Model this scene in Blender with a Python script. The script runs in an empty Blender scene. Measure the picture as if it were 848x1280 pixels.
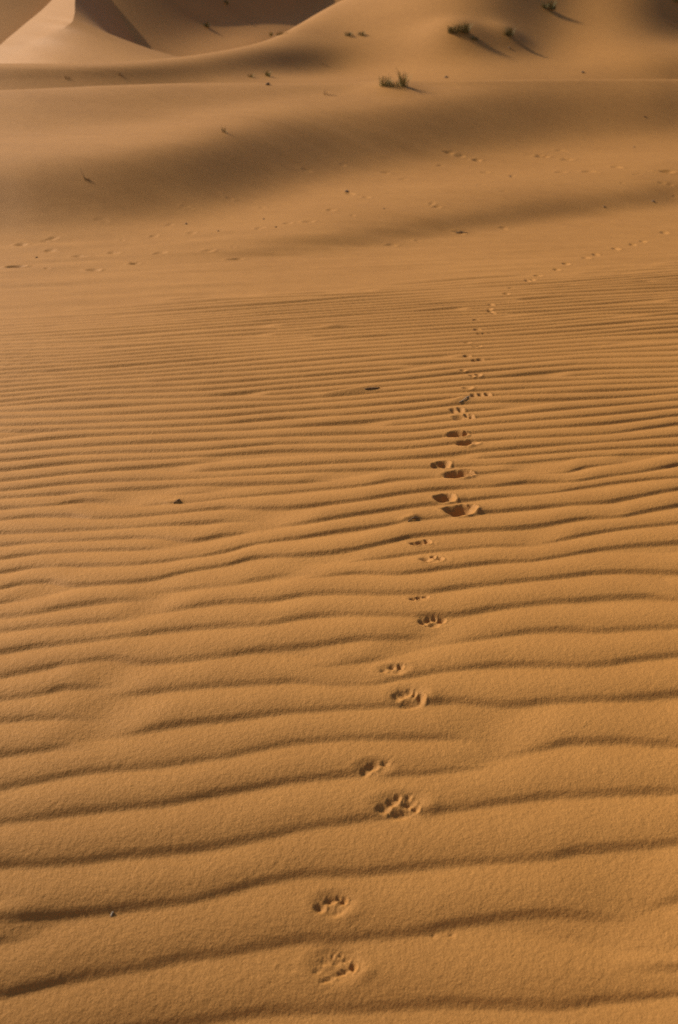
import bpy, math, random
import numpy as np
random.seed(7); rng = np.random.default_rng(7)
C = bpy.context.scene.collection
R = math.radians

# ---------------------------------------------------------------- camera model
H = 1.10; PITCH = R(22.8); F = 1238.0; CX, CY = 424.0, 640.0
SP, CP = math.sin(PITCH), math.cos(PITCH)
SUN_EL, SUN_AZ = R(35.0), R(-56.0)          # azimuth from +Y (forward), negative = left

def ray(u, v):
    x = (np.asarray(u, float) - CX) / F; y = (CY - np.asarray(v, float)) / F
    return x, CP + y * SP, -SP + y * CP       # camera at (0,0,H) looking along +Y, tilted down
def to_ground(u, v, z=0.0):
    x, y, w = ray(u, v); k = (z - H) / w
    return x * k, y * k
def az_of(u, v):
    x, y, w = ray(u, v); return np.arctan2(x, y)
def tan_el(u, v):
    x, y, w = ray(u, v); return w / np.hypot(x, y)

def smooth(a, b, x):
    t = np.clip((x - a) / (b - a), 0, 1); return t * t * (3 - 2 * t)

# value noise (vectorised, 2 octaves on demand)
_perm = rng.random((256, 256))
def vnoise(x, y):
    xi = np.floor(x).astype(int); yi = np.floor(y).astype(int)
    fx = x - xi; fy = y - yi
    fx = fx * fx * (3 - 2 * fx); fy = fy * fy * (3 - 2 * fy)
    a = _perm[xi & 255, yi & 255]; b = _perm[(xi + 1) & 255, yi & 255]
    c = _perm[xi & 255, (yi + 1) & 255]; d = _perm[(xi + 1) & 255, (yi + 1) & 255]
    return (a + (b - a) * fx) * (1 - fy) + (c + (d - c) * fx) * fy - 0.5

# ---------------------------------------------------------------- dune profiles (control net: rows of sight lines and slopes per column)
COLS = np.array([-260, -120, 0, 150, 250, 300, 356, 424, 500, 600, 700, 848, 980, 1100], float)
NEAR_V = {  # start, foot, strip top, band bottom, band top, spur, crest
 0:   [345, 330, 327, 297, 205, 165, 113],
 150: [343, 328, 323, 287, 190, 157, 108],
 250: [341, 325, 317, 272, 172, 140, 105.5],
 300: [340, 322, 311, 260, 158, 129, 104.5],
 356: [338, 318, 303, 243, 145, 120, 103.5],
 424: [335, 312, 293, 222, 137, 113, 103],
 500: [330, 302, 283, 210, 127, 108, 101.5],
 600: [325, 288, 268, 195, 116, 105, 99],
 700: [318, 275, 253, 180, 110, 103, 97],
 848: [310, 257, 234, 165, 108, 102, 96]}
NEAR_S = {
 0:   [.02, .07, .09, .42, .09, .20],
 150: [.02, .08, .09, .40, .09, .19],
 250: [.02, .22, .09, .325, .10, .16],
 300: [.02, .32, .08, .295, .12, .15],
 356: [.02, .36, .08, .285, .13, .15],
 424: [.02, .38, .08, .29, .15, .14],
 500: [.02, .38, .08, .33, .13, .16],
 600: [.02, .38, .09, .33, .26, .24],
 700: [.02, .36, .10, .33, .30, .26],
 848: [.03, .34, .11, .33, .30, .26]}
FAR_V = {   # hidden foot, f1, f2, brow
 0:   [120, 96, 85, 79],
 150: [115, 96, 84, 79],
 250: [111, 93, 76, 69],
 300: [109, 88, 64, 57],
 356: [108, 85, 52, 40],
 424: [108, 85, 47, 0],
 500: [107, 76, 44, -30],
 600: [104, 70, 40, -50],
 700: [102, 62, 32, -60],
 848: [101, 74, 44, -60]}
FAR_S = {
 0:   [.40, .55, .10],
 150: [.40, .55, .10],
 250: [.34, .56, .11],
 300: [.24, .47, .13],
 356: [.16, .49, .14],
 424: [.12, .46, .19],
 500: [.20, .46, .26],
 600: [.22, .36, .34],
 700: [.17, .33, .36],
 848: [.42, .15, .40]}
BACK_V = {  # beyond the brow: hidden foot, b1, b2, b3
 0:   [86, 60, 30, -60], 150: [86, 44, 22, -60], 250: [77, 40, 24, -60], 300: [66, 30, 20, -60],
 356: [50, 24, 10, -60], 424: [20, -10, -25, -60], 500: [-15, -35, -45, -60], 600: [-35, -50, -58, -70],
 700: [-45, -60, -65, -75], 848: [-45, -60, -65, -75]}
BACK_S = {
 0: [.44, .48, .48], 150: [.40, .45, .45], 250: [.29, .40, .42], 300: [.20, .38, .40],
 356: [.22, .46, .44], 424: [.32, .40, .40], 500: [.34, .40, .40], 600: [.36, .40, .40],
 700: [.38, .40, .40], 848: [.40, .40, .40]}

def column(u):
    def mix(t):
        ks = sorted(t); uu = min(max(u, ks[0]), ks[-1])
        arr = np.array([t[k] for k in ks], float)
        return [np.interp(uu, ks, arr[:, j]) for j in range(arr.shape[1])]
    nv, ns, fv, fs, bv, bs = map(mix, (NEAR_V, NEAR_S, FAR_V, FAR_S, BACK_V, BACK_S))
    if u > 848:
        e = min(1, (u - 848) / 250); nv = [a - 12 * e for a in nv[:-1]] + [nv[-1]]
    T = lambda v: float(tan_el(u, v))
    P = [(0.05, 0.), (2.5, 0.), (4.5, 0.)]
    d = -H / T(nv[0]); z = 0.0; P.append((d, z))
    def step(v, s):
        nonlocal d, z
        t = T(v); dn = (z - s * d - H) / (t - s)
        z += s * (dn - d); d = dn; P.append((d, z))
    for v, s in zip(nv[1:], ns): step(v, s)
    P.append((d * 1.035, z - .005 * d)); P.append((d * 1.14, z - .055 * d))
    # valley behind the near crest
    d = d * 1.38; z = H + d * T(fv[0]); P.append((d, z))
    for v, s in zip(fv[1:], fs): step(v, s)
    P.append((d * 1.03, z - .002 * d)); P.append((d * 1.12, z - .03 * d))
    d = d * 1.3; z = H + d * T(bv[0]); P.append((d, z))
    for v, s in zip(bv[1:], bs): step(v, s)
    for k, dz in ((1.25, .06), (1.6, .02), (2.4, -.1)):
        P.append((d * k, z + d * dz))
    return np.array(P)

UF = np.concatenate([np.linspace(-260, 0, 8)[:-1], np.linspace(0, 848, 60), np.linspace(848, 1100, 8)[1:]])
NET = np.array([column(u) for u in UF])                 # (ncol, nrow, 2)
AZC = az_of(UF, np.full_like(UF, 200.0))
# blur the net a little across columns so that ridges bend smoothly
ker = np.exp(-0.5 * (np.arange(-5, 6) / 2.2) ** 2); ker /= ker.sum()
pad = np.pad(NET, ((5, 5), (0, 0), (0, 0)), mode='edge')
NET = sum(ker[i] * pad[i:i + len(NET)] for i in range(11))

def pchip(x, y, xi):
    h = np.diff(x); dl = np.diff(y) / h
    m = np.zeros_like(y)
    w1 = 2 * h[1:] + h[:-1]; w2 = h[1:] + 2 * h[:-1]
    ok = dl[1:] * dl[:-1] > 0
    with np.errstate(divide='ignore', invalid='ignore'):
        hm = (w1 + w2) / (w1 / dl[:-1] + w2 / dl[1:])
    m[1:-1] = np.where(ok, hm, 0); m[0] = dl[0]; m[-1] = dl[-1]
    i = np.clip(np.searchsorted(x, xi) - 1, 0, len(h) - 1)
    t = (xi - x[i]) / h[i]
    return (y[i] * (1 + 2 * t) * (1 - t) ** 2 + m[i] * h[i] * t * (1 - t) ** 2
            + y[i + 1] * t * t * (3 - 2 * t) + m[i + 1] * h[i] * t * t * (t - 1))

# ---------------------------------------------------------------- polar grid: one sheet, dense where the photograph looks
def geo(a, b, s):
    n = int(math.log(b / a) / s) + 1
    return np.geomspace(a, b, n)
DD = np.concatenate([np.array([.02, .1, .2, .3, .4, .5, .58]), geo(.64, 1.05, .012)[:-1], geo(1.05, 2.2, .0032)[:-1], geo(2.2, 7.5, .0023)[:-1], geo(7.5, 19., .0042)[:-1],
                     geo(19., 75., .008)[:-1], geo(75., 900., .05)])
dense = np.arange(-29.0, 29.01, .07)
side = []
a, s = 29.0, .1
while a < 176: s = min(s * 1.12, 5.0); a += s; side.append(a)
side = np.array([x for x in side if x < 178])
AZ = np.radians(np.concatenate([-side[::-1], dense, side]))
nr, nc = len(DD), len(AZ)
X = DD[:, None] * np.sin(AZ)[None]; Y = DD[:, None] * np.cos(AZ)[None]
Z = np.zeros((nr, nc))
print('grid', nr, nc, nr * nc)

def base_profile(az):
    azc = min(max(az, AZC[0]), AZC[-1])
    pr = np.array([[np.interp(azc, AZC, NET[:, r, k]) for k in (0, 1)] for r in range(NET.shape[1])])
    return pr
for j, az in enumerate(AZ):
    pr = base_profile(az)
    dmax = pr[-1, 0]
    zc = pchip(pr[:, 0], pr[:, 1], np.minimum(DD, dmax))
    f = 1 - smooth(R(40), R(100), abs(az))
    Z[:, j] = zc * (.25 + .75 * f)
# soften along distance (rounded sand), keep crests crisp-ish
def blur_rows(A, lo, hi, n):
    B = A.copy()
    for _ in range(n):
        B[1:-1] = .25 * B[:-2] + .5 * B[1:-1] + .25 * B[2:]
    w = (smooth(lo, lo * 1.1, DD) * (1 - smooth(hi * .95, hi, DD)))[:, None]
    return A * (1 - w) + B * w
Z = blur_rows(Z, 6.2, 13.0, 34)
Z = blur_rows(Z, 19.5, 70, 5)
def blur_cols(A, lo, n):
    B = A.copy()
    for _ in range(n):
        B[:, 1:-1] = .25 * B[:, :-2] + .5 * B[:, 1:-1] + .25 * B[:, 2:]
    w = smooth(lo, lo * 1.15, DD)[:, None]
    return A * (1 - w) + B * w
Z = blur_cols(Z, 6.5, 110)
D2 = np.broadcast_to(DD[:, None], X.shape)
# added roll of near ground towards camera, shaped to darken the foreground; broad undulation
Z += -0.17 * np.clip(2.3 - np.maximum(D2, .55), 0, None) ** 2 * (1 - smooth(R(60), R(120), np.abs(AZ))[None])
Z += .012 * vnoise(X * 1.1 + 3, Y * .9 + 8) * smooth(.6, 1.2, D2) * (1 - smooth(5, 7, D2))
Z += .05 * vnoise(X * .45 + 13, Y * .35 + 5) * smooth(8, 11, D2) * (1 - smooth(17, 20, D2))
Z += .30 * vnoise(X * .22 + 33, Y * .13 + 9) * smooth(20, 26, D2)
BASE = Z.copy()

def hit(u, v, grid=None):
    """first point where the sight line through (u, v) meets the base ground"""
    G = BASE if grid is None else grid
    az = float(az_of(u, v)); t = float(tan_el(u, v))
    j = np.searchsorted(AZ, az); w = (az - AZ[j - 1]) / (AZ[j] - AZ[j - 1])
    col = G[:, j - 1] * (1 - w) + G[:, j] * w
    zr = H + DD * t
    below = np.nonzero((zr <= col) & (DD > .6))[0]
    if not len(below): return None
    i = below[0]; g0 = zr[i - 1] - col[i - 1]; g1 = zr[i] - col[i]
    k = g0 / (g0 - g1 + 1e-12); d = DD[i - 1] + k * (DD[i] - DD[i - 1])
    return d * math.sin(az), d * math.cos(az), H + d * t
def ground_z(x, y, grid=None):
    G = Z if grid is None else grid
    az = math.atan2(x, y); d = math.hypot(x, y)
    j = np.searchsorted(AZ, az); w = (az - AZ[j - 1]) / (AZ[j] - AZ[j - 1])
    return float(np.interp(d, DD, G[:, j - 1]) * (1 - w) + np.interp(d, DD, G[:, j]) * w)

# ---------------------------------------------------------------- wind ripples: the course of each lee line
LINES = []   # (list of (u, v)), taper at start, taper at end
def L(pts, a=0, b=0): LINES.append((pts, a, b))
L([(0,1028),(90,1016),(200,1005),(283,991),(383,975),(450,968),(516,967),(566,962),(625,956)],0,1)
L([(628,946),(642,943),(675,935),(715,928),(765,927),(815,930),(848,932)],1,0)
L([(0,987),(67,973),(110,965),(200,957),(283,946),(350,932),(416,925),(483,922),(566,923),(612,924)],0,1)
L([(0,1083),(90,1078),(150,1070),(200,1065),(283,1055),(326,1046),(393,1032),(450,1023),(516,1018),(565,1012),(615,1004),(698,994),(765,992),(848,990)])
L([(0,1151),(50,1147),(110,1142),(167,1133),(233,1125),(283,1113),(336,1100),(393,1093),(450,1092),(483,1087),(565,1079),(615,1075),(682,1072),(725,1063),(782,1058),(848,1053)])
L([(0,1178),(33,1174),(60,1170)],0,1)
L([(0,1245),(43,1235),(93,1224.5),(133,1217),(187,1207),(233,1196),(283,1190),(333,1180),(383,1173),(433,1171),(483,1167),(533,1162),(566,1154),(632,1147),(698,1143),(748,1147),(805,1149)],0,1)
L([(790,1136),(805,1133),(848,1123)],1,0)
L([(765,1219),(790,1214),(848,1212)],1,0)
L([(0,1322),(150,1290),(240,1276),(283,1270),(333,1265),(416,1260),(483,1257),(566,1253),(625,1255),(665,1257),(698,1259),(765,1248),(848,1241)])
L([(0,1400),(200,1372),(420,1350),(640,1335),(848,1318)])
L([(0,1500),(420,1445),(848,1400)])
L([(0,902),(50,898),(110,898),(130,898)],0,1)
L([(0,945),(50,938),(83,934),(120,937)],0,1)
L([(128,920.5),(167,916.5),(200,910),(283,900.5),(350,892),(416,887),(490,883),(516,882),(566,878),(632,881),(698,877),(765,875),(848,868)],1,0)
L([(0,875),(50,868),(83,860),(117,859),(150,858)],0,1)
L([(128,871),(167,867),(217,863),(283,857),(333,855),(366,852),(416,857),(456,857),(500,848),(566,837),(632,832),(732,833),(765,830),(798,825),(848,820)],1,0)
L([(375,835),(433,830),(483,823),(508,824)],1,1)
L([(0,847),(43,838),(100,828),(143,823),(183,828),(217,827),(283,820),(333,813),(393,808),(450,800),(516,797),(548,796)],0,1)
L([(538,806),(566,803),(615,797),(665,790),(715,788),(748,790),(798,787),(848,785)],1,0)
L([(0,817),(43,810),(110,802),(167,795),(217,788),(283,783),(333,781),(366,775),(400,770),(466,769),(516,770),(566,770),(615,763),(665,757),(715,752),(765,748),(805,747),(848,752)])
L([(0,790),(50,784),(117,778),(167,773),(192,770)],0,1)
L([(183,768),(233,760),(283,754),(333,752),(383,745),(433,742),(483,743),(533,742),(566,737),(632,730),(698,723),(748,717),(798,716),(848,717)],1,0)
L([(0,773),(33,770),(83,760),(133,753),(187,749),(203,748)],0,1)
L([(178,743),(217,738),(283,733),(326,725),(366,718),(388,719)],1,1)
L([(368,725),(416,720),(450,717),(490,719),(516,717),(566,711),(615,705),(665,702),(698,697),(748,688),(798,683),(848,680)],1,0)
L([(0,755),(17,752),(40,751),(52,752)],0,1)
L([(0,737),(33,730),(60,728),(93,732),(150,730),(195,725),(233,716),(283,707.5),(326,697),(376,695),(416,692),(450,687),(483,680),(516,672),(566,667),(632,663),(675,659),(732,650),(775,648),(798,643),(848,633)])
L([(415,707),(466,700),(500,695),(566,688),(632,683),(675,683),(688,682)],1,1)
L([(670,681),(705,675),(748,667),(798,660),(848,655)],1,0)
L([(0,717),(50,710),(93,708),(133,708),(183,705),(233,699),(258,696),(283,691),(326,680),(376,673),(416,667),(466,660),(516,652),(566,647),(598,643),(648,638),(708,633),(755,630),(798,622),(848,613)])
L([(0,700),(33,695),(83,691),(150,688),(200,687),(222,688)],0,1)
L([(338,658),(383,655),(416,650),(466,642),(516,635),(543,632),(566,630),(615,623),(682,618),(732,610),(782,603),(848,598)],1,0)
L([(0,683),(33,680),(100,677),(167,673),(200,674),(240,677),(283,670),(316,667),(332,667)],0,1)
L([(0,668),(50,666),(133,662),(200,658),(283,653),(310,652),(325,651)],0,1)
L([(0,651),(50,646),(83,646),(117,649),(150,648),(200,644),(250,639),(283,636),(316,637),(350,637),(400,633),(450,627),(516,617),(566,612),(615,610),(665,604),(708,604),(765,596),(798,592),(848,582)])
L([(0,637),(67,633),(110,627),(143,627),(156,628)],0,1)
L([(156,636),(187,632),(233,629),(283,624),(350,617),(400,612),(450,608),(500,600),(566,597),(598,593),(648,588),(658,588)],1,1)
L([(660,594),(705,592),(732,585),(772,580),(790,577)],1,1)
# the finer ripples further away: crossings read at eight columns, joined in order
GX = [0, 100, 250, 350, 500, 600, 748, 848]
GV = [
 [396,400,404,408.4,412.6,416,421,423.8,427.3,432,436,440,445.6,449.7,453.8,458,464.5,469,474,479.4,485.3,491.8,497,504,509,516,524,533.7,541,549,556.7,567,578,590,602.7,615,624],
 [388,391.5,395,398,401.5,405,408,410,414.3,418.5,422.6,428.5,431.4,436.7,440.3,444.4,448.5,453,457.4,463.3,468,473,477.7,483.6,489.5,495,501,512,520.7,530,538,546.7,559.6,569,580,592.6,605,617],
 [373.7,378.4,382,386.5,391.3,394.3,397,400.8,404,408,411.4,418.5,423,428,433,437.3,441.5,446,451,457.4,462.7,468,474.5,481.6,489.2,497,504,514,523.7,533,541,552,564,572,580,590,598.5,608,617],
 [370,373.5,377,380.7,384,386.6,390,393.5,397,400.8,404.3,409,412,416,419.6,423,426,430,434.4,438.5,443,448.5,455,461.5,468,474.7,481,488,494,501,507.7,516,525,536,547,556,565.5,584,592.6,605.6],
 [355,358.5,362,365.4,370,373.7,377,380.7,384.3,387.8,391.3,395.5,399,403,407,411,415,419.6,424,428.5,433.8,438,443,449,457,462.7,468,476,482.4,489.5,496,505.4,514.6,524.6,532,541.3,552,562,575,586.7],
 [348,352,355.5,359,362.5,366.6,370,374,378,380.5,383.7,387,391,394.3,398,401.4,405,409.6,413,418,422.6,427,432,436.7,441.5,446,451,459,466,474.5,481.8,490,496,504.8,514,523,532,542,552,566,573.8,583],
 [338,341,344,347,350,352.4,355.4,359,362,365.4,369.5,373.7,378,381,386,391,394.3,398.4,402.5,407,413,418,421.4,427.3,432,438,442,448,455.6,462.7,469,475,481.8,490.6,499.5,509.5,520.7,532,544,554,563,571],
 [330,333,336,339.5,342.4,345.4,348.3,351,354,357,360.7,363.6,367.8,370,373.7,377.8,381.3,385.4,389.6,394.3,399.6,404.3,410,416,423,431.4,438,445.6,453,460,466,472,478,485,492,501,510.7,520.7,531,546,558,567]]
def align(a, b, drop):
    n, m = len(a), len(b)
    gap = lambda arr, i: .55 * (arr[min(i + 1, len(arr) - 1)] - arr[max(i - 1, 0)]) / 2
    INF = 1e9; S = np.full((n + 1, m + 1), INF); S[0, :] = np.arange(m + 1) * 1e-3; S[:, 0] = np.arange(n + 1) * 1e-3; K = {}
    for i in range(1, n + 1):
        for j in range(1, m + 1):
            c = [S[i-1, j-1] + abs(a[i-1] - drop - b[j-1]), S[i-1, j] + gap(a, i-1), S[i, j-1] + gap(b, j-1)]
            k = int(np.argmin(c)); S[i, j] = c[k]; K[i, j] = k
    i, j, out = n, m, {}
    while i > 0 and j > 0:
        k = K[i, j]
        if k == 0: out[i-1] = j-1; i -= 1; j -= 1
        elif k == 1: i -= 1
        else: j -= 1
    return out
def refine_pts():
    prev = {i: [(GX[0], v)] for i, v in enumerate(GV[0])}; done = []; starts = {i: 0 for i in prev}
    act = [([(GX[0], v)], 0) for v in GV[0]]
    for c in range(1, len(GX)):
        dx = GX[c] - GX[c-1]; mp = align(GV[c-1], GV[c], .062 * dx)
        nxt = [None] * len(GV[c])
        for i, (pts, st) in enumerate(act):
            if i in mp: pts.append((GX[c], GV[c][mp[i]])); nxt[mp[i]] = (pts, st)
            else:
                k = random.uniform(.2, .5); pts.append((GX[c-1] + k * dx, pts[-1][1] - .06 * k * dx)); done.append((pts, st, 1))
        for j in range(len(nxt)):
            if nxt[j] is None:
                k = random.uniform(.2, .5); v = GV[c][j]; nxt[j] = ([(GX[c] - k * dx, v + .06 * k * dx), (GX[c], v)], 1)
        act = nxt
    return done + [(p, s, 0) for p, s in act]
LINES += refine_pts()

WL = []
for pts, a, b in LINES:
    p = np.array(pts, float); hp = [hit(a_, b_) for a_, b_ in p]; gx = np.array([q[0] for q in hp]); gy = np.array([q[1] for q in hp])
    o = np.argsort(gx); WL.append((gx[o], gy[o], a, b))
SLOPE = float(np.median([(gy[-1] - gy[0]) / (gx[-1] - gx[0]) for gx, gy, a, b in WL if len(gx) > 4]))
# local wavelength
ys = []
for x0 in (-.5, -.25, 0, .25, .5):
    q = sorted(np.interp(x0, gx, gy) for gx, gy, a, b in WL if gx[0] <= x0 <= gx[-1])
    ys += [((q[i] + q[i+1]) / 2, q[i+1] - q[i]) for i in range(len(q) - 1)]
ys = np.array(sorted(ys)); med = np.array([(np.median(ys[max(0, i-12):i+13, 0]), np.median(ys[max(0, i-12):i+13, 1])) for i in range(0, len(ys), 6)])
print('slope', SLOPE, 'wavelength', [(round(a, 2), round(b, 3)) for a, b in med[::4]])
lam_of = lambda y: np.interp(y, med[:, 0], med[:, 1])

XS = np.linspace(-4.5, 4.5, 601)
YM = np.full((len(WL), len(XS)), np.nan)
for k, (gx, gy, ta, tb) in enumerate(WL):
    yy = pchip(gx, gy, np.clip(XS, gx[0], gx[-1])) if len(gx) > 2 else np.interp(XS, gx, gy)
    yy = yy + SLOPE * np.where(XS < gx[0], XS - gx[0], np.where(XS > gx[-1], XS - gx[-1], 0))
    if ta: yy = np.where(XS < gx[0] - .02, np.nan, yy)
    if tb: yy = np.where(XS > gx[-1] + .02, np.nan, yy)
    YM[k] = yy
LAM = np.zeros_like(YM)
for k in range(len(WL)):
    y0 = np.where(np.isnan(YM[k]), 0, YM[k]); df = YM - y0[None]
    df = np.where(np.isnan(df) | (df < .012), 9, df); gap = df.min(0)
    g = lam_of(np.interp(XS, XS[~np.isnan(YM[k])], y0[~np.isnan(YM[k])]))
    lm = np.clip(gap, .62 * g, 1.25 * g)
    ker = np.exp(-.5 * (np.arange(-12, 13) / 5.) ** 2); ker /= ker.sum()
    LAM[k] = np.convolve(np.pad(lm, 12, mode='edge'), ker, 'valid')
RIP = np.zeros_like(Z)
AMP = .108
_tt = np.linspace(-.25, 1.1, 1351)
_sl = np.interp(_tt, [-.115, -.052, .017, .05, .18, .32], [0, 1, 1, .26, .10, 0]); _sl[_tt > .34] = 0
_ng = np.interp(_tt, [.30, .5, .85, .97, 1.04], [0, .55, 1, .8, 0]); _ng[_tt < .30] = 0
_gt = np.cumsum(_sl / _sl.sum() - _ng / _ng.sum())
def bump(t):
    return np.interp(t, _tt, _gt)
front = np.abs(AZ) < R(62)
jj = np.nonzero(front)[0]; j0, j1 = jj[0], jj[-1] + 1
for k, (gx, gy, ta, tb) in enumerate(WL):
    lo, hi = gy.min() - .8, gy.max() + 2.2
    r = np.nonzero((DD > lo * .95) & (DD < max(hi * 1.9, 1)))[0]
    r0, r1 = r[0], r[-1] + 1
    x = X[r0:r1, j0:j1]; y = Y[r0:r1, j0:j1]
    # smooth course: pchip inside, straight on outside
    yc = pchip(gx, gy, np.clip(x, gx[0], gx[-1])) if len(gx) > 2 else np.interp(x, gx, gy)
    ex = np.where(x < gx[0], x - gx[0], np.where(x > gx[-1], x - gx[-1], 0))
    yc = yc + ex * SLOPE
    yc = yc + .05 * lam_of(yc) * vnoise(x * 7 + 7.3 * k, np.full_like(x, k * 3.7)) + .022 * lam_of(yc) * vnoise(x * 21 + 1.3 * k, np.full_like(x, k * 5.1))
    lam = np.interp(x, XS, LAM[k])
    t = (y - yc) / lam
    m = (t > -.24) & (t < 1.09)
    am = AMP * (1 + .34 * smooth(1.9, 3.4, yc)) * lam * (.92 + .28 * vnoise(x * 3.1 + 11 * k, np.full_like(x, 1.9 * k)))
    wd = .55 * lam
    if ta and tb: am = am * .75
    if ta: am = am * smooth(-wd * .4, wd * 2.4, x - gx[0])
    if tb: am = am * smooth(-wd * .4, wd * 2.4, gx[-1] - x)
    RIP[r0:r1, j0:j1] += np.where(m, am * bump(t), 0)
# the ripples die out towards the foot of the dune and far to the sides
uu = np.tan(AZ)[None] / .92 * F + CX
dfade = np.interp(uu, [0, 250, 500, 700, 848], [5.5, 6.15, 6.5, 7.0, 7.9])
patch = smooth(-.18, .22, vnoise(X * .8 + 40, Y * 3.2 + 4) + .5 * vnoise(X * 2.5, Y * 7))
fade = 1 - smooth(.84, 1.12, D2 / dfade + .20 * (vnoise(X * 1.1 + 4, Y * 2.2 - .5 * X) ))
fade *= 1 - .25 * (1 - patch) * smooth(3.4, 5., D2)
RIP *= fade * (1 - smooth(R(48), R(62), np.abs(AZ)))[None]
# wind-scoured streaks where they die out
streak = vnoise(X * .9 + Y * .25, (Y - SLOPE * X) * 5.5) + .6 * vnoise(X * 2.1 + 9, (Y - SLOPE * X) * 11)
Z += .012 * streak * smooth(4.6, 5.8, D2) * (1 - smooth(7.4, 9.2, D2))
# fine faint texture of the dune face: long drifts
drift = vnoise(X * .7 + 31, (Y + .35 * X) * 2.1 + 4) + .5 * vnoise(X * 1.7, (Y + .3 * X) * 5.0 + 8)
Z += .018 * drift * smooth(7.2, 8.6, D2) * (1 - smooth(12, 15, D2))
Z += RIP
# lumpy dry surface of the ripples
Z += .0004 * (vnoise(X * 95, Y * 95) + .6 * vnoise(X * 210 + 3, Y * 210)) * (1 - smooth(2.2, 4.5, D2)) * smooth(.6, .9, D2)

# ---------------------------------------------------------------- paw prints: hollows in the sand (centre u, v, half-widths, turn, depth mm)
PR = []
def paw(label, cat_feats, mound=None, parts=True): PR.append(dict(label=label, f=cat_feats, mound=mound, parts=parts))
# feature: (u, v, ru, rv, tilt, depth_mm, kind)
paw('nearest paw print at the bottom of the trail, two claw holes above a curved pad', [
  (416.5,1197.5,2.8,2.2,0,5,'claw_mark'),(426,1196,3,2.4,0,5.5,'claw_mark'),(408,1204.5,8,2.6,-.2,5,'toe_mark'),(421,1206.5,8,2.4,0,5.5,'toe_mark'),(433,1202.5,6,2.2,.35,4.5,'toe_mark'),
  (442,1212.5,5,6.5,.3,10,'toe_mark'),(427,1219.5,12,3.4,.3,6.5,'pad_mark'),(408,1230,10,3.6,.3,5,'pad_mark'),(396,1218,6,4,.5,3,'toe_mark')], [(460,1221,13,10,2.5)])
paw('second paw print from the bottom, a small arc of toes over a smooth palm', [
  (399.5,1140,6.5,6,.5,7.5,'toe_mark'),(413,1129.5,9,4.2,.2,9,'toe_mark'),(423.5,1126.5,4.5,3,0,7,'toe_mark'),(430,1130,5,4.6,.3,10,'toe_mark'),(420,1147,12,4,.3,3.5,'pad_mark')], [(437,1148,12,9,1.5)])
paw('large paw print cutting a ripple crest, with four separate deep toe marks', [
  (478.5,1014.5,8.5,5.5,.2,9,'toe_mark'),(489.5,1006.5,7.5,4.6,.1,8.5,'toe_mark'),(497.5,1000.5,4,3.6,0,7,'toe_mark'),(510,1000.5,4.6,3,.2,6.5,'toe_mark'),(511.5,1008.5,8.5,4.6,.2,10,'toe_mark'),(501,1020,14,4.6,.1,6.5,'pad_mark'),(520.5,1014,4.6,4.4,.3,8,'pad_mark')], [(537,1012,15,11,3.5),(526,1019,6,6,2)])
paw('faint slanting half paw print just above the large print on the ripple crest', [
  (464.5,961.5,9.5,4.8,.35,9,'toe_mark'),(456,967,6,4.5,.5,6.5,'pad_mark'),(482,958,6.5,2.6,.1,7,'toe_mark')], [(472,971,12,5,2)])
paw('rounded paw print with a deep right toe and raised sand to its right', [
  (496,874.5,6.5,4.4,.3,6.5,'toe_mark'),(504,870.5,9,4.6,.2,8.5,'toe_mark'),(512,868.5,4.6,3.4,0,7.5,'toe_mark'),(518.5,870.5,3,3.8,0,6.5,'toe_mark'),(526,876,5,5.4,.2,11,'toe_mark'),(511,883.5,12,3.6,.1,4.5,'pad_mark')], [(538,875,14,8,3.5),(531,879,5,5,2)])
paw('small shallow paw print with two dark toe holes, above the rounded print', [
  (490.5,836,5.4,2.6,.1,8,'toe_mark'),(500.5,836,5,2.8,.1,10,'toe_mark'),(479.5,841,5.2,2.2,.3,5.5,'toe_mark'),(499,843,7,2.4,.1,3,'pad_mark')])
paw('crisp paw print with a row of five little hollows, below a ripple line', [
  (529,779,5.4,3.4,.3,8,'toe_mark'),(536,775.8,4.2,2.8,.2,7.5,'toe_mark'),(543,774.5,3.4,2.6,0,7,'toe_mark'),(552,776.6,5,3.2,.2,9,'toe_mark'),(541,782.5,8,2.4,0,4,'pad_mark')])
paw('narrow half print of three merged toes, above the crisp five-hollow print', [
  (517,752,5,2.4,.3,7,'toe_mark'),(524.5,749.6,4.4,2.2,.2,8,'toe_mark'),(532,749,4.2,1.9,.1,7,'toe_mark')])
paw('light paw print with a forked right side, below the print with the grey lip', [
  (532.5,703,7,2.9,.25,7,'toe_mark'),(541.7,699.5,3.2,2.2,0,7,'toe_mark'),(546,702.5,3,2.2,0,4,'toe_mark'),(550.5,702.6,3.8,2.8,.3,9,'toe_mark'),(538,707,8,1.8,.1,3.5,'pad_mark')])
paw('oval paw print with a dark floor and a grey lip, just below the deep pits', [
  (518.5,682.2,5.4,2.4,.3,9,'toe_mark'),(527,680.5,6.5,3,.2,10,'pad_mark'),(534.8,679.5,4.2,3.2,.2,11,'toe_mark')])
paw('widest and nearest of the deep pits, dark with a bright right rim', [(571,641.5,17.5,5.8,.06,27,'pit'),(580,640.5,13,5.2,.15,24,'pit'),(590,638.5,7,3.6,.3,8,'pit')], [(600,640,9,5,3)], False)
paw('deep pit of a paw at the upper left of the widest pit', [(552,627,11,4.2,.2,20,'pit'),(560,626,9,4.6,.1,20,'pit')], [(576,626,6,4,2.5)], False)
paw('second widest deep pit, with a pointed left end', [(570,596.5,15,5.3,.06,25,'pit'),(578,595.5,11,4.8,.15,22,'pit'),(587,594,6,3.2,.3,8,'pit')], [(595,595,7,4,2.5)], False)
paw('small split pit at the upper left of the second widest pit', [(545,584.6,6,2.4,.2,13,'pit'),(555,582.8,8,3.6,.1,18,'pit')], None, False)
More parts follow.
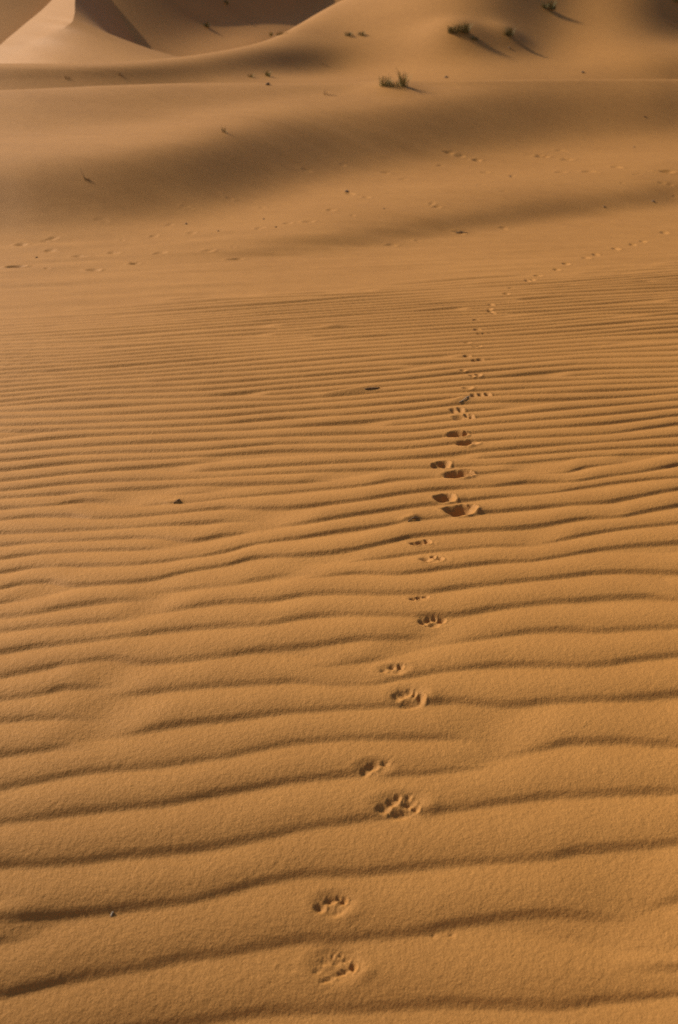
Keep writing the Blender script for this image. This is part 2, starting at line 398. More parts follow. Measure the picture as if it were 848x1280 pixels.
paw('double pit, the right one of the topmost two deep pits', [(581,557.8,10.5,3.9,.08,20,'pit'),(589,557.4,9,3.6,.1,19,'pit')], [(604,556,5,3,2)], False)
paw('oval dark pit, the left one of the topmost two deep pits', [(571,546.4,11.5,3.7,.05,21,'pit'),(582,545.2,4,2.6,0,10,'pit')], None, False)
paw('shallow paw print with bright slits at its right end, just above the pits', [(575,524.6,8.5,2.6,.15,11,'pad_mark'),(583.5,522.6,3,1.8,0,9,'toe_mark'),(589.5,523.6,3.2,2.1,.1,11,'toe_mark')], None, False)
paw('short oval print with a bright middle, above the one with bright slits', [(567.5,516,5,2.1,.1,11,'pad_mark'),(575.5,515.2,4.4,2,.1,11,'toe_mark')], None, False)
paw('wide shallow print of three toes in a row, right of the pale bent twig', [(593,496,4,1.7,.1,11,'toe_mark'),(601,495.4,3.6,1.6,0,10,'toe_mark'),(609.5,494.8,4,1.6,.1,11,'toe_mark')], None, False)
paw('faint sliver of a print above the pale bent twig', [(584,488.2,6.5,1.5,.15,9,'toe_mark')], None, False)
paw('thin print of two toes under a ripple line, next above the faint sliver', [(590,472.6,4,1.4,.1,9,'toe_mark'),(598,472,4,1.6,.1,12,'toe_mark')], None, False)
far = [
 ('faint print on the trail, left of a ripple trough, above the two-toed one',[(579,466,4.5,1.2)]),
 ('dark toed print where the fine ripples begin to crowd',[(594,452.2,4,1.6),(601,451.4,4.5,1.7)]),
 ('small faint print just left above the dark toed one',[(584,446.4,5,1.3)]),
 ('speckled little print with a dark right end',[(594,435,3.6,1.3),(599,434.4,3.4,1.5)]),
 ('small dark dash of a print on the trail',[(584,430,4.6,1.4)]),
 ('tiny print of two marks right of the trail line',[(599,419.4,3.6,1.3),(605,419,3,1.2),(612,418.6,2.6,1)]),
 ('pale tiny print between two dark ones',[(597,413.4,4.2,1.2)]),
 ('tiny print of two stacked dark dots',[(595.5,402,4,1.3)]),
 ('larger tiny print with a dark left dot',[(613,391.6,4.2,1.3),(617,393,2.6,1.1)]),
 ('dark dash print at the bend of the trail',[(612,389,4,1.3)]),
 ('tiny print right after the bend of the trail',[(614,382,3.6,1.2)]),
 ('short print where the trail turns right',[(633,369.4,4.4,1.3)]),
 ('faint print beside the turn to the right',[(640,360.6,4.4,1.2)]),
 ('clear dark pair of marks after the turn',[(660,352,3.6,1.5),(666,351,3,1.4)]),
 ('small print close above the dark pair',[(673,345,5,1.3)]),
 ('faint print on the smooth sand past the last ripples',[(696,337.4,4.4,1.2)]),
 ('small clear print on the smooth sand',[(708,330.6,4.4,1.4)]),
 ('dark flat print halfway along the far trail',[(733,322.6,5.6,1.6)]),
 ('short print right of the dark flat one',[(745,318.2,4,1.2)]),
 ('dark print near the far right of the trail',[(770,311.2,5,1.5)]),
 ('faint print next to last on the far trail',[(791,305.2,4,1.2)]),
 ('small print near the far right end of the trail',[(804,301.2,4,1.3)]),
 ('farthest faint print, close to the right edge',[(831,291.4,5,1.2)])]
for lab, fs in far:
    paw(lab, [(u, v, ru, rv, .05, None, 'pit') for u, v, ru, rv in fs], None, False)

OWNER = np.zeros((nr - 1, nc - 1), int)          # 0 = sand, k = print k, parts get their own codes
PCODE = {}
code = 0
nxt = 1
XC = .25 * (X[1:, 1:] + X[:-1, 1:] + X[1:, :-1] + X[:-1, :-1]); YC = .25 * (Y[1:, 1:] + Y[:-1, 1:] + Y[1:, :-1] + Y[:-1, :-1])
def local(u, v, ru, rv):
    """centre on the ground and real half-widths of a mark seen at (u, v)"""
    h = hit(u, v); x, y = h[0], h[1]
    d = math.hypot(x, y); sl = math.hypot(d, H - h[2])
    dep = y * CP + (H - h[2]) * SP
    sx = F / dep
    h2 = hit(u, v - 1.0); sy = 1.0 / max(math.hypot(h2[0] - x, h2[1] - y), 1e-4)
    return x, y, ru / sx, rv / sy
def win(x, y, rad):
    az = math.atan2(x, y); d = math.hypot(x, y); da = rad / d
    i0, i1 = np.searchsorted(DD, d - rad), np.searchsorted(DD, d + rad)
    k0, k1 = np.searchsorted(AZ, az - da), np.searchsorted(AZ, az + da)
    return slice(max(i0 - 1, 0), i1 + 1), slice(max(k0 - 1, 0), k1 + 1)
def ell(xx, yy, x, y, rx, ry, tilt):
    # tilt is in picture terms: positive = right end further away
    c, s = math.cos(tilt * .9), math.sin(tilt * .9)
    dx, dy = xx - x, yy - y
    a = (dx * c + dy * s) / rx; b = (-dx * s + dy * c) / ry
    return a * a + b * b, a, b
DENT = np.zeros_like(Z)
for p in PR:
    p['g'] = []
    for (u, v, ru, rv, tilt, dep, kind) in p['f']:
        x, y, rx, ry = local(u, v, ru, rv)
        if dep is None: dep = min(.52 * min(rx, ry), .014) * 1000
        p['g'].append((x, y, rx, ry, tilt, dep / 1000, kind))
    near_ = []
    for (x, y, rx, ry, tilt, dep, kind) in p['g']:
        si, sj = win(x, y, 3.2 * max(rx, ry))
        xx, yy = X[si, sj], Y[si, sj]
        # slightly wandering outline
        wob = 1 + .22 * vnoise(xx * 60 + x * 900, yy * 60 + 5) * 2 * .6
        q, a_, b_ = ell(xx, yy, x, y, rx * wob, ry * wob, tilt)
        rr = np.sqrt(q)
        if kind == 'pit':
            prof = -dep * (1 - smooth(.35, 1.12, rr)) + .16 * dep * np.exp(-((rr - 1.28) / .22) ** 2) * (.35 + .65 * smooth(-1, 1, a_ - .5 * b_))
        else:
            dep = dep * (.66 if y < 1.95 else 1.1); prof = -dep * (1 - smooth(.0, 1.38, rr)) + .22 * dep * np.exp(-((rr - 1.35) / .28) ** 2) * (.35 + .65 * smooth(-1, 1, a_ - .6 * b_))
        DENT[si, sj] = np.where(prof < 0, np.minimum(DENT[si, sj], prof) + .25 * np.maximum(prof, DENT[si, sj]).clip(max=0), DENT[si, sj] + prof * (1 - smooth(.0005, .003, -DENT[si, sj])))
    for (u, v, ru, rv, hh) in (p['mound'] or []):
        x, y, rx, ry = local(u, v, ru, rv)
        si, sj = win(x, y, 3 * max(rx, ry))
        q, _, _ = ell(X[si, sj], Y[si, sj], x, y, rx, ry, .1)
        DENT[si, sj] += hh / 1000 * np.exp(-q * 1.1)
    # crumbled edges inside the print
    gx0 = np.mean([g[0] for g in p['g']]); gy0 = np.mean([g[1] for g in p['g']])
    p['base'] = (gx0, gy0)
    # ownership of faces
    own = nxt; nxt += 1; p['own'] = own
    for gi, (x, y, rx, ry, tilt, dep, kind) in enumerate(p['g']):
        si, sj = win(x, y, 2.4 * max(rx, ry))
        q, _, _ = ell(XC[si, sj], YC[si, sj], x, y, rx, ry, tilt)
        blk = OWNER[si, sj]; blk[(q < 1.75 ** 2) & (blk == 0)] = own; OWNER[si, sj] = blk
    p['part_codes'] = []
    if p['parts']:
        for gi, (x, y, rx, ry, tilt, dep, kind) in enumerate(p['g']):
            cd = nxt; nxt += 1
            si, sj = win(x, y, 2.4 * max(rx, ry))
            q, _, _ = ell(XC[si, sj], YC[si, sj], x, y, rx, ry, tilt)
            blk = OWNER[si, sj]; blk[(q < 1.12 ** 2) & (blk == own)] = cd; OWNER[si, sj] = blk
            p['part_codes'].append((cd, kind))
# rough crumbs where paws broke the crust
for p in PR:
    if p['parts']:
        x, y = p['base']; sx_ = max(abs(g[0] - x) + g[2] for g in p['g']) * 1.05; sy_ = max(abs(g[1] - y) + g[3] for g in p['g']) * 1.05
        si, sj = win(x, y, 2 * max(sx_, sy_)); q, _, _ = ell(X[si, sj], Y[si, sj], x, y, sx_, sy_, .1)
        DENT[si, sj] -= (.0038 if y < 1.95 else .0022) * (1 - smooth(.5, 1.25, np.sqrt(q))); DENT[si, sj] += .0005 * np.exp(-((np.sqrt(q) - 1.4) / .22) ** 2)
DENT += np.where(DENT < -.0025, .0011 * (vnoise(X * 260, Y * 260) + .5 * vnoise(X * 520, Y * 520)), 0)
Z += DENT

# old weathered tracks, scattered over the dune face (surface marks of the dune itself)
OLD = [(64,313,12,1.6),(26,306,12,1.8),(57,314,10,1.5),(100,321,16,1.6),(140,316,12,1.6),(126,275,13,1.5),(196,295,9,1.8),(237,262,12,1.6),(287,247,14,1.6),(323,286,12,1.6),
 (386,276,16,1.8),(360,278,10,1.5),(260,314,12,1.5),(292,309,10,1.6),(196,318,12,1.4),(64,298,12,1.5),(300,324,18,1.8),(240,292,10,1.4),(328,260,8,1.5),(412,262,10,1.4),
 (435,241,9,2),(456,245,9,1.4),(484,216,12,1.8),(560,190,11,1.6),(578,194,11,1.6),(551,207,8,1.4),(596,200,10,1.6),(547,258,14,1.6),(576,292,10,1.8),(540,254,8,1.4),
 (675,194,12,1.8),(700,188,14,1.8),(706,198,10,1.4),(702,215,14,1.6),(736,214,14,1.6),(775,209,9,1.6),(778,228,7,1.2),(826,213,16,1.8),(838,230,16,1.8),(845,244,8,1.6),(800,217,10,1.4),
 (604,231,8,1.4),(632,240,8,1.3),(640,220,6,1.2),(628,285,9,1.3),(490,306,12,1.3),(522,301,9,1.2),(20,334,20,1.8),(120,338,14,1.4),(60,336,10,1.3),(440,268,8,1.2),
 (610,216,8,1.2),(505,225,6,1.2),(424,205,9,1.3),(384,213,10,1.3),(150,300,8,1.2),(210,281,7,1.2),(170,330,12,1.3)]
for (u, v, ru, rv) in OLD:
    if hit(u, v) is None: continue
    x, y, rx, ry = local(u, v, ru * .62, rv * 1.25)
    ry = min(ry, .16)
    for q_ in range(random.choice((1, 2, 2, 3))):
        xx = x + random.uniform(-.9, .9) * rx * (q_ > 0); yy = y + random.uniform(-1, 1) * ry * (q_ > 0)
        k = random.uniform(.35, .75); si, sj = win(xx, yy, 3 * max(rx, ry))
        q, a_, b_ = ell(X[si, sj], Y[si, sj], xx, yy, rx * k * 1.35, ry * k * .8, random.uniform(.0, .35))
        rr = np.sqrt(q); dp = .33 * min(rx, ry) * k
        Z[si, sj] += -dp * (1 - smooth(.0, 1.4, rr)) + .2 * dp * np.exp(-((rr - 1.4) / .35) ** 2)

# drift tails and small mounds behind twigs
def mound(u, v, ru, rv, mm, tilt=0.):
    x, y, rx, ry = local(u, v, ru, rv); si, sj = win(x, y, 3 * max(rx, ry))
    q, _, _ = ell(X[si, sj], Y[si, sj], x, y, rx, ry, tilt); Z[si, sj] += mm / 1000 * np.exp(-q)
for k in range(9):
    mound(464 - 7.5 * k, 487.5 + 1.05 * k, 8, 2.2, 10 * (1 - k / 10), .35)
mound(517, 650, 7, 3.2, 7, .3); mound(508, 653, 8, 3, 6, .3); mound(222, 628.5, 5, 2.4, 5, .2); mound(212, 630.5, 8, 2.4, 4, .2)
mound(579, 501, 9, 2.2, 9, .4); mound(570, 504, 8, 2, 5, .4); mound(416, 409.5, 14, 1.8, 8, .3)
for (u, v) in ((542, 1171), (565, 1170)):
    x, y, rx, ry = local(u, v, 3.2, 2.6); si, sj = win(x, y, 4 * rx)
    q, _, _ = ell(X[si, sj], Y[si, sj], x, y, rx, ry, 0); Z[si, sj] -= .0028 * np.exp(-q)
def big_mound(u, v, rx, ry, hgt, tilt=0.):
    h = hit(u, v); si, sj = win(h[0], h[1], 3 * max(rx, ry))
    q, _, _ = ell(X[si, sj], Y[si, sj], h[0], h[1], rx, ry, tilt); Z[si, sj] += hgt * np.exp(-q)
big_mound(490, 112, .42, .5, .09); big_mound(570, 44, .8, .9, .22); big_mound(636, 47, .5, .6, .14)

# ---------------------------------------------------------------- normals of the whole sheet, so patches meet without a seam
def grid_normals():
    P = np.stack([X, Y, Z], -1)
    du = np.empty_like(P); dv = np.empty_like(P)
    du[1:-1] = P[2:] - P[:-2]; du[0] = P[1] - P[0]; du[-1] = P[-1] - P[-2]
    dv[:, 1:-1] = P[:, 2:] - P[:, :-2]; dv[:, 0] = P[:, 1] - P[:, -1]; dv[:, -1] = P[:, 0] - P[:, -2]
    n = np.cross(dv, du); n /= np.linalg.norm(n, axis=-1, keepdims=True) + 1e-12
    n[n[..., 2] < 0] *= -1
    return n
NRM = grid_normals().reshape(-1, 3)
VERT = np.stack([X, Y, Z], -1).reshape(-1, 3)
idx = np.arange(nr * nc).reshape(nr, nc)
QUAD = np.stack([idx[:-1, :-1], idx[:-1, 1:], idx[1:, 1:], idx[1:, :-1]], -1).reshape(-1, 4)
wrap = np.stack([idx[:-1, -1], idx[:-1, 0], idx[1:, 0], idx[1:, -1]], -1)   # closes the circle behind the camera
OWN = OWNER.reshape(-1)

def mesh_from(name, quads, mat, origin=(0, 0, 0), parent=None):
    used, inv = np.unique(quads.reshape(-1), return_inverse=True)
    v = VERT[used] - np.asarray(origin)[None]; f = inv.reshape(-1, 4)
    me = bpy.data.meshes.new(name)
    me.vertices.add(len(v)); me.vertices.foreach_set('co', v.astype(np.float32).ravel())
    me.loops.add(f.size); me.loops.foreach_set('vertex_index', f.astype(np.int32).ravel())
    me.polygons.add(len(f)); me.polygons.foreach_set('loop_start', (np.arange(len(f)) * 4).astype(np.int32))
    me.polygons.foreach_set('use_smooth', np.ones(len(f), bool))
    me.update(calc_edges=True)
    me.normals_split_custom_set_from_vertices(NRM[used].astype(np.float32))
    me.materials.append(mat)
    o = bpy.data.objects.new(name, me); C.objects.link(o)
    if parent is not None: o.parent = parent
    else: o.location = origin
    return o
def tag(o, label, cat, group=None):
    o['label'] = label; o['category'] = cat
    if group: o['group'] = group
    return o

# ---------------------------------------------------------------- materials
def new_mat(name):
    m = bpy.data.materials.new(name); m.use_nodes = True
    nt = m.node_tree; b = nt.nodes['Principled BSDF']; return m, nt, b
def sand_material():
    m, nt, b = new_mat('sand')
    N, K = nt.nodes.new, nt.links.new
    geo_ = N('ShaderNodeNewGeometry')
    def noise(scale, detail=2, rough=.5, vec=None):
        n = N('ShaderNodeTexNoise'); n.inputs['Scale'].default_value = scale; n.inputs['Detail'].default_value = detail
        n.inputs['Roughness'].default_value = rough; K(vec or geo_.outputs['Position'], n.inputs['Vector']); return n
    # colour: grains, broad sorting of the sand, a little paler in the old dunes
    big = noise(.8, 3); mid = noise(9, 3); grain = noise(520, 2, .7)
    r1 = N('ShaderNodeValToRGB'); r1.color_ramp.elements[0].position = .3; r1.color_ramp.elements[1].position = .7
    r1.color_ramp.elements[0].color = (.480, .224, .054, 1); r1.color_ramp.elements[1].color = (.570, .274, .070, 1)
    mx = N('ShaderNodeMath'); mx.operation = 'MULTIPLY_ADD'; mx.inputs[1].default_value = .5
    K(big.outputs['Fac'], mx.inputs[0]); 
    mh = N('ShaderNodeMath'); mh.operation = 'MULTIPLY'; mh.inputs[1].default_value = .5; K(mid.outputs['Fac'], mh.inputs[0]); K(mh.outputs[0], mx.inputs[2])
    K(mx.outputs[0], r1.inputs['Fac'])
    g = N('ShaderNodeValToRGB'); g.color_ramp.elements[0].position = .32; g.color_ramp.elements[1].position = .70
    g.color_ramp.elements[0].color = (.72, .70, .68, 1); g.color_ramp.elements[1].color = (1.18, 1.18, 1.18, 1)
    K(grain.outputs['Fac'], g.inputs['Fac'])
    mul = N('ShaderNodeMix'); mul.data_type = 'RGBA'; mul.blend_type = 'MULTIPLY'; mul.inputs['Factor'].default_value = .75
    K(r1.outputs['Color'], mul.inputs['A']); K(g.outputs['Color'], mul.inputs['B'])
    K(mul.outputs['Result'], b.inputs['Base Color'])
    b.inputs['Roughness'].default_value = .68
    b.inputs['Specular IOR Level'].default_value = .22
    try: b.inputs['Diffuse Roughness'].default_value = 0.0
    except Exception: pass
    # grain relief
    n1 = noise(310, 3, .6); n2 = noise(110, 2, .5)
    ad = N('ShaderNodeMath'); ad.operation = 'MULTIPLY_ADD'; ad.inputs[1].default_value = 1.0
    m2 = N('ShaderNodeMath'); m2.operation = 'MULTIPLY'; m2.inputs[1].default_value = 1.3
    K(n2.outputs['Fac'], m2.inputs[0]); K(n1.outputs['Fac'], ad.inputs[0]); K(m2.outputs[0], ad.inputs[2])
    bp = N('ShaderNodeBump'); bp.inputs['Strength'].default_value = .65; bp.inputs['Distance'].default_value = .0018
    K(ad.outputs[0], bp.inputs['Height']); K(bp.outputs['Normal'], b.inputs['Normal'])
    return m
SAND = sand_material()
def plain_mat(name, c0, c1, scale, rough=.8, bump_=.3):
    m, nt, b = new_mat(name); N, K = nt.nodes.new, nt.links.new
    t = N('ShaderNodeTexNoise'); t.inputs['Scale'].default_value = scale; t.inputs['Detail'].default_value = 4
    ge = N('ShaderNodeNewGeometry'); K(ge.outputs['Position'], t.inputs['Vector'])
    r = N('ShaderNodeValToRGB'); r.color_ramp.elements[0].position = .3; r.color_ramp.elements[1].position = .7
    r.color_ramp.elements[0].color = (*c0, 1); r.color_ramp.elements[1].color = (*c1, 1)
    K(t.outputs['Fac'], r.inputs['Fac']); K(r.outputs['Color'], b.inputs['Base Color'])
    b.inputs['Roughness'].default_value = rough
    bp = N('ShaderNodeBump'); bp.inputs['Strength'].default_value = bump_; bp.inputs['Distance'].default_value = .002
    K(t.outputs['Fac'], bp.inputs['Height']); K(bp.outputs['Normal'], b.inputs['Normal'])
    return m
GREEN = plain_mat('green_grass', (.19, .18, .045), (.33, .28, .08), 30)
OLIVE = plain_mat('dark_scrub', (.13, .12, .035), (.24, .20, .065), 18)
STRAW = plain_mat('dry_grass', (.20, .13, .04), (.34, .24, .09), 30)
TWIG = plain_mat('dark_twig', (.17, .10, .05), (.32, .20, .10), 300)
PALE = plain_mat('pale_twig', (.42, .33, .22), (.62, .52, .38), 300)
STONE = plain_mat('dark_pebble', (.12, .075, .04), (.22, .14, .08), 60)

# ---------------------------------------------------------------- ground objects
row_of = np.repeat(np.arange(nr - 1), nc - 1)
i_foot = int(np.searchsorted(DD, 7.6)); 
crest_d = 15.5; i_crest = int(np.searchsorted(DD, 20.5)); i_mid = int(np.searchsorted(DD, 75))
for nm, a_, b_ in (('rippled_sand', 0, i_foot), ('dune', i_foot, i_crest), ('far_dune', i_crest, i_mid), ('desert', i_mid, nr)):
    sel = (row_of >= a_) & (row_of < b_) & (OWN == 0)
    q = np.concatenate([QUAD[sel], wrap[a_:min(b_, nr - 1)]])
    o = mesh_from(nm, q, SAND); o['kind'] = 'structure'

GROUP = 'paw prints of one trail across the sand'
for p in PR:
    x, y = p['base']; org = np.array((x, y, ground_z(x, y)))
    if p['parts']:
        e = bpy.data.objects.new('paw_print', None); C.objects.link(e); e.location = org; e.empty_display_size = .03
        q = QUAD[OWN == p['own']]
        if len(q): mesh_from('print_rim', q, SAND, org, e)
        for cd, kind in p['part_codes']:
            q = QUAD[OWN == cd]
            if len(q): mesh_from(kind, q, SAND, org, e)
        tag(e, p['label'], 'paw print', GROUP)
    else:
        q = QUAD[OWN == p['own']]
        if len(q): tag(mesh_from('paw_print', q, SAND, org), p['label'], 'paw print', GROUP)
        else: print('no faces for', p['label'])

# ---------------------------------------------------------------- the sunlit shoulder dune at the far left: brink, slip face, windward back
def loft(name, rails, mat, sub=8, across=10):
    """rails: list of polylines of (u, v, d); builds a smooth sheet through them"""
    A = []
    for rail in rails:
        p = []
        for q in rail:
            u, v, d = q[:3]; az = float(az_of(u, v)); t = float(tan_el(u, v))
            p.append((d * math.sin(az), d * math.cos(az), H + d * t if len(q) == 3 else q[3]))
        p = np.array(p); s = np.arange(len(p)); ss = np.linspace(0, len(p) - 1, (len(p) - 1) * sub + 1)
        A.append(np.stack([pchip(s.astype(float), p[:, k], ss) for k in range(3)], -1))
    A = np.array(A)
    vs, fs = [], []
    rows = []
    for r in range(len(A) - 1):
        for k in range(across):
            rows.append(A[r] * (1 - k / across) + A[r + 1] * (k / across))
    rows.append(A[-1]); rows = np.array(rows)
    n, m = rows.shape[:2]
    rows[..., 2] += .12 * vnoise(rows[..., 0] * .5 + 3, rows[..., 1] * .3)
    me = bpy.data.meshes.new(name)
    f = [(i * m + j, i * m + j + 1, (i + 1) * m + j + 1, (i + 1) * m + j) for i in range(n - 1) for j in range(m - 1)]
    me.from_pydata(rows.reshape(-1, 3).tolist(), [], f); me.update()
    import bmesh
    bm = bmesh.new(); bm.from_mesh(me); bmesh.ops.recalc_face_normals(bm, faces=bm.faces); bm.to_mesh(me); bm.free()
    for p_ in me.polygons: p_.use_smooth = True
    for e in me.edges:
        pass
    me.materials.append(mat)
    o = bpy.data.objects.new(name, me); C.objects.link(o); return o
print('net d at u=0', np.round(NET[7, :, 0], 1), np.round(NET[7, :, 1], 2))
print('net d at u=424', np.round(NET[7 + 30, :, 0], 1), np.round(NET[37, :, 1], 2))
print('net d at u=848', np.round(NET[66, :, 0], 1), np.round(NET[66, :, 1], 2))
def on_plane(pts, n, p0):
    out = []
    for (u, v) in pts:
        x, y, w = [float(q) for q in ray(u, v)]; hh = math.hypot(x, y); a = np.array((x, y, w)) / hh
        out.append((u, v, float(np.dot(n, p0 - np.array((0, 0, H))) / np.dot(n, a))))
    return out
def sight(u, v, d):
    az = float(az_of(u, v)); return np.array((d * math.sin(az), d * math.cos(az), H + d * float(tan_el(u, v))))
print('terrain', [(u, v, round(math.hypot(*hit(u, v)[:2]), 1)) for u in (0, 50, 93, 150) for v in (90, 79, 60, 40, 20, 2)])
NF = np.array((-.36, -.30, .88)); P0 = sight(93, 26, 25.6)
BR = on_plane([(97, -45), (95.5, -25), (94.5, -8), (94, 8), (93.5, 20), (91, 29), (82, 36), (62, 46), (30, 56), (0, 62.5), (-40, 71)], NF, P0)
TOP = on_plane([(96, -48), (86, -32), (76, -16), (66, -1), (56, 10), (45, 20), (34, 29), (20, 41), (9, 50), (-3, 60.5), (-43, 70)], NF, P0)
BASEL = []
for (u, v, d), (a_, c_) in zip(BR, [(60, 1.), (80, 1.2), (102, 1.4), (128, 1.6), (150, 1.9), (160, 2.4), (150, 3.1), (120, 3.8), (80, 4.4), (50, 4.8), (20, 5)]):
    az = float(az_of(u + a_, v)); dd_ = d - c_
    BASEL.append((u + a_, v, dd_, ground_z(dd_ * math.sin(az), dd_ * math.cos(az)) - .12))
BEH = [(u - 14, v + 26, d + 5) for (u, v, d) in TOP]
print('shoulder', np.round([r[2] for r in BR], 1), np.round([r[2] for r in TOP], 1))
dn = loft('dune_shoulder', [BASEL, BR, TOP, BEH], SAND); dn['kind'] = 'structure'
# keep the brink and the back edge crisp
dn.data.set_sharp_from_angle(angle=R(14))

# ---------------------------------------------------------------- grass tufts and scrub
def blade_mesh(name, blades, mat, parent=None, loc=(0, 0, 0)):
    vs, fs = [], []
    for (bx, by, hgt, lean, dirn, w) in blades:
        n = 5; base = len(vs)
        sx, sy = -math.sin(dirn), math.cos(dirn)
        for i in range(n):
            t = i / (n - 1); r = lean * t ** 1.7; z = hgt * (t - .22 * (lean / max(hgt, .01)) * t * t)
            x = bx + math.cos(dirn) * r; y = by + math.sin(dirn) * r; ww = w * (1 - t) ** .7 + .0008
            vs += [(x - sx * ww, y - sy * ww, z), (x + sx * ww, y + sy * ww, z + ww * .3)]
        for i in range(n - 1):
            a = base + 2 * i; fs.append((a, a + 1, a + 3, a + 2))
    me = bpy.data.meshes.new(name); me.from_pydata(vs, [], fs); me.update(); me.materials.append(mat)
    o = bpy.data.objects.new(name, me); C.objects.link(o); o.location = loc
    if parent: o.parent = parent
    return o
TUFTS = 'grass tufts and scrub on the dunes'
def tuft(u, v, clumps, label, green=GREEN, dry=.3, name='grass_tuft', cat='grass tuft', sink=.02):
    """clumps: (offset px right, width px, height px, blades)"""
    h = hit(u, v, Z)
    if h is None: print('no ground at', u, v); return
    x, y, z = h; dep = y * CP + (H - z) * SP; s = dep / F
    e = bpy.data.objects.new(name, None); C.objects.link(e); e.location = (x, y, ground_z(x, y) - sink); e.empty_display_size = .1
    g, d = [], []
    for (off, w, hh, n) in clumps:
        for _ in range(int(n * (.48 if hh > 11 else .7))):
            a = random.uniform(0, 6.283); rr = w * s * .5 * math.sqrt(random.random()) * .75
            px, py = off * s + math.cos(a) * rr, math.sin(a) * rr * .8
            dz = ground_z(x + px, y + py) - ground_z(x, y)
            hg = hh * s * random.uniform(.45, 1.0) * (1.25 if random.random() < .12 else 1)
            b = (px, py, hg + dz * 0, random.uniform(.1, .6) * hg, a + random.uniform(-.6, .6), random.uniform(.14, .34) * s)
            (d if random.random() < dry else g).append(b)
    if max(c[2] for c in clumps) > 12:
        if g: blade_mesh('green_blades', g, green, e)
        if d: blade_mesh('dry_blades', d, STRAW, e)
        tag(e, label, cat, TUFTS); return e
    loc = e.location.copy(); bpy.data.objects.remove(e)
    o = blade_mesh(name, g + d, green, None, loc); o.data.materials.append(STRAW)
    for p_ in o.data.polygons:
        if p_.index >= 4 * len(g): p_.material_index = 1
    return tag(o, label, cat, TUFTS)
tuft(494, 107, [(-12, 20, 15, 190), (11, 13, 21, 150), (0, 30, 9, 160)], 'largest grass tuft, two spiky green clumps on the near dune crest', dry=.28)
tuft(573, 40, [(-9, 12, 9, 160), (0, 16, 12, 240), (9, 15, 15, 240)], 'long slanting green shrub, biggest on the far dune face', OLIVE, .12, 'desert_shrub', 'shrub')
tuft(637, 44, [(0, 14, 13, 200), (-5, 9, 7, 80)], 'upright small shrub right of the long slanting one', OLIVE, .12, 'desert_shrub', 'shrub')
tuft(684, 11, [(-3, 10, 9, 140), (6, 13, 13, 200)], 'dark shrub at the top edge above the other shrubs', OLIVE, .05, 'desert_shrub', 'shrub')
tuft(593, 49, [(0, 12, 5, 110)], 'low dark tuft tucked between the slanting shrub and the upright one', OLIVE, .1)
tuft(258, 33, [(0, 11, 5, 120), (2, 5, 8, 40)], 'dark lone tuft on the pale far slope left of the brow', OLIVE, .1)
tuft(349, 44, [(4, 20, 6, 130), (-10, 6, 7, 40)], 'yellowish tuft fringe on the brow of the lit dune', GREEN, .45)
tuft(452, 44, [(-16, 14, 6, 90), (0, 14, 7, 110)], 'olive tuft patch on the shaded side beneath the lit dune', OLIVE, .25)
tuft(335, 95, [(0, 8, 8, 110)], 'small round green tuft peeping over the near crest', GREEN, .1)
tuft(314, 96, [(0, 12, 6, 60)], 'pale faint tuft left of the small round green one', GREEN, .6)
tuft(280, 165, [(0, 8, 10, 26)], 'thin dry wisp standing on the near dune slope', GREEN, .75)
tuft(108, 223, [(0, 12, 5, 60), (-1, 3, 22, 5)], 'dry wisp with one tall stalk on the dark left slope', TWIG, .25)
tuft(412, 119, [(2, 20, 4, 60), (-5, 5, 9, 10)], 'dead brown tuft left of the largest one', TWIG, .2)
tuft(404, 80, [(0, 14, 2.5, 50)], 'low brown scrap of scrub in the hollow behind the crest', TWIG, .2)
tuft(845, 2, [(0, 12, 8, 100)], 'dark tuft in the top right corner', OLIVE, .1)
tuft(283, 4, [(0, 10, 5, 80)], 'dark tuft by the top edge above the lone far tuft', OLIVE, .1)
tuft(117, 65, [(0, 5, 4, 40)], 'small speck of scrub on the slope right of the shoulder dune', TWIG, .2)
tuft(84, 97, [(0, 10, 4, 40)], 'left one of two low scrubs on the shaded valley side', TWIG, .2)
tuft(150, 93, [(0, 8, 4, 50)], 'right one of two low scrubs on the shaded valley side', TWIG, .2)
tuft(840, 30, [(-4, 12, 3, 60)], 'low scrub line near the right edge of the far dune', TWIG, .2)

# ---------------------------------------------------------------- pebbles and dung on the dune face
def pebble(u, v, r_px, label, flat=.7):
    h = hit(u, v, Z)
    if h is None: return
    x, y, z = h; dep = y * CP + (H - z) * SP; r = r_px * dep / F
    import bmesh
    bm = bmesh.new(); bmesh.ops.create_icosphere(bm, subdivisions=3, radius=1)
    sd = random.random() * 50
    for q in bm.verts:
        c = q.co; k = 1 + .5 * float(vnoise(np.array([c.x * 1.3 + sd]), np.array([c.y * 1.3 + c.z * 1.7]))[0])
        q.co = (c.x * r * k * 1.2, c.y * r * k, c.z * r * k * flat)
    me = bpy.data.meshes.new('pebble'); bm.to_mesh(me); bm.free(); me.materials.append(STONE)
    for p_ in me.polygons: p_.use_smooth = True
    o = bpy.data.objects.new('pebble', me); C.objects.link(o); o.location = (x, y, ground_z(x, y) + r * flat * .35); o.rotation_euler[2] = random.random() * 6
    tag(o, label, 'pebble', 'small dark pebbles on the dunes'); return o
pebble(335, 106, 2.6, 'darkest pebble on the near crest under the small round green tuft')
pebble(729, 91, 2.0, 'dark pebble on the pale streak beyond the right crest')
pebble(637, 60, 1.5, 'dark pebble below the upright shrub')
pebble(558, 97, 2.0, 'brown pebble right of the largest grass tuft, on the crest')
pebble(434, 240, 2.2, 'bigger dark pebble at the middle of the dune face')
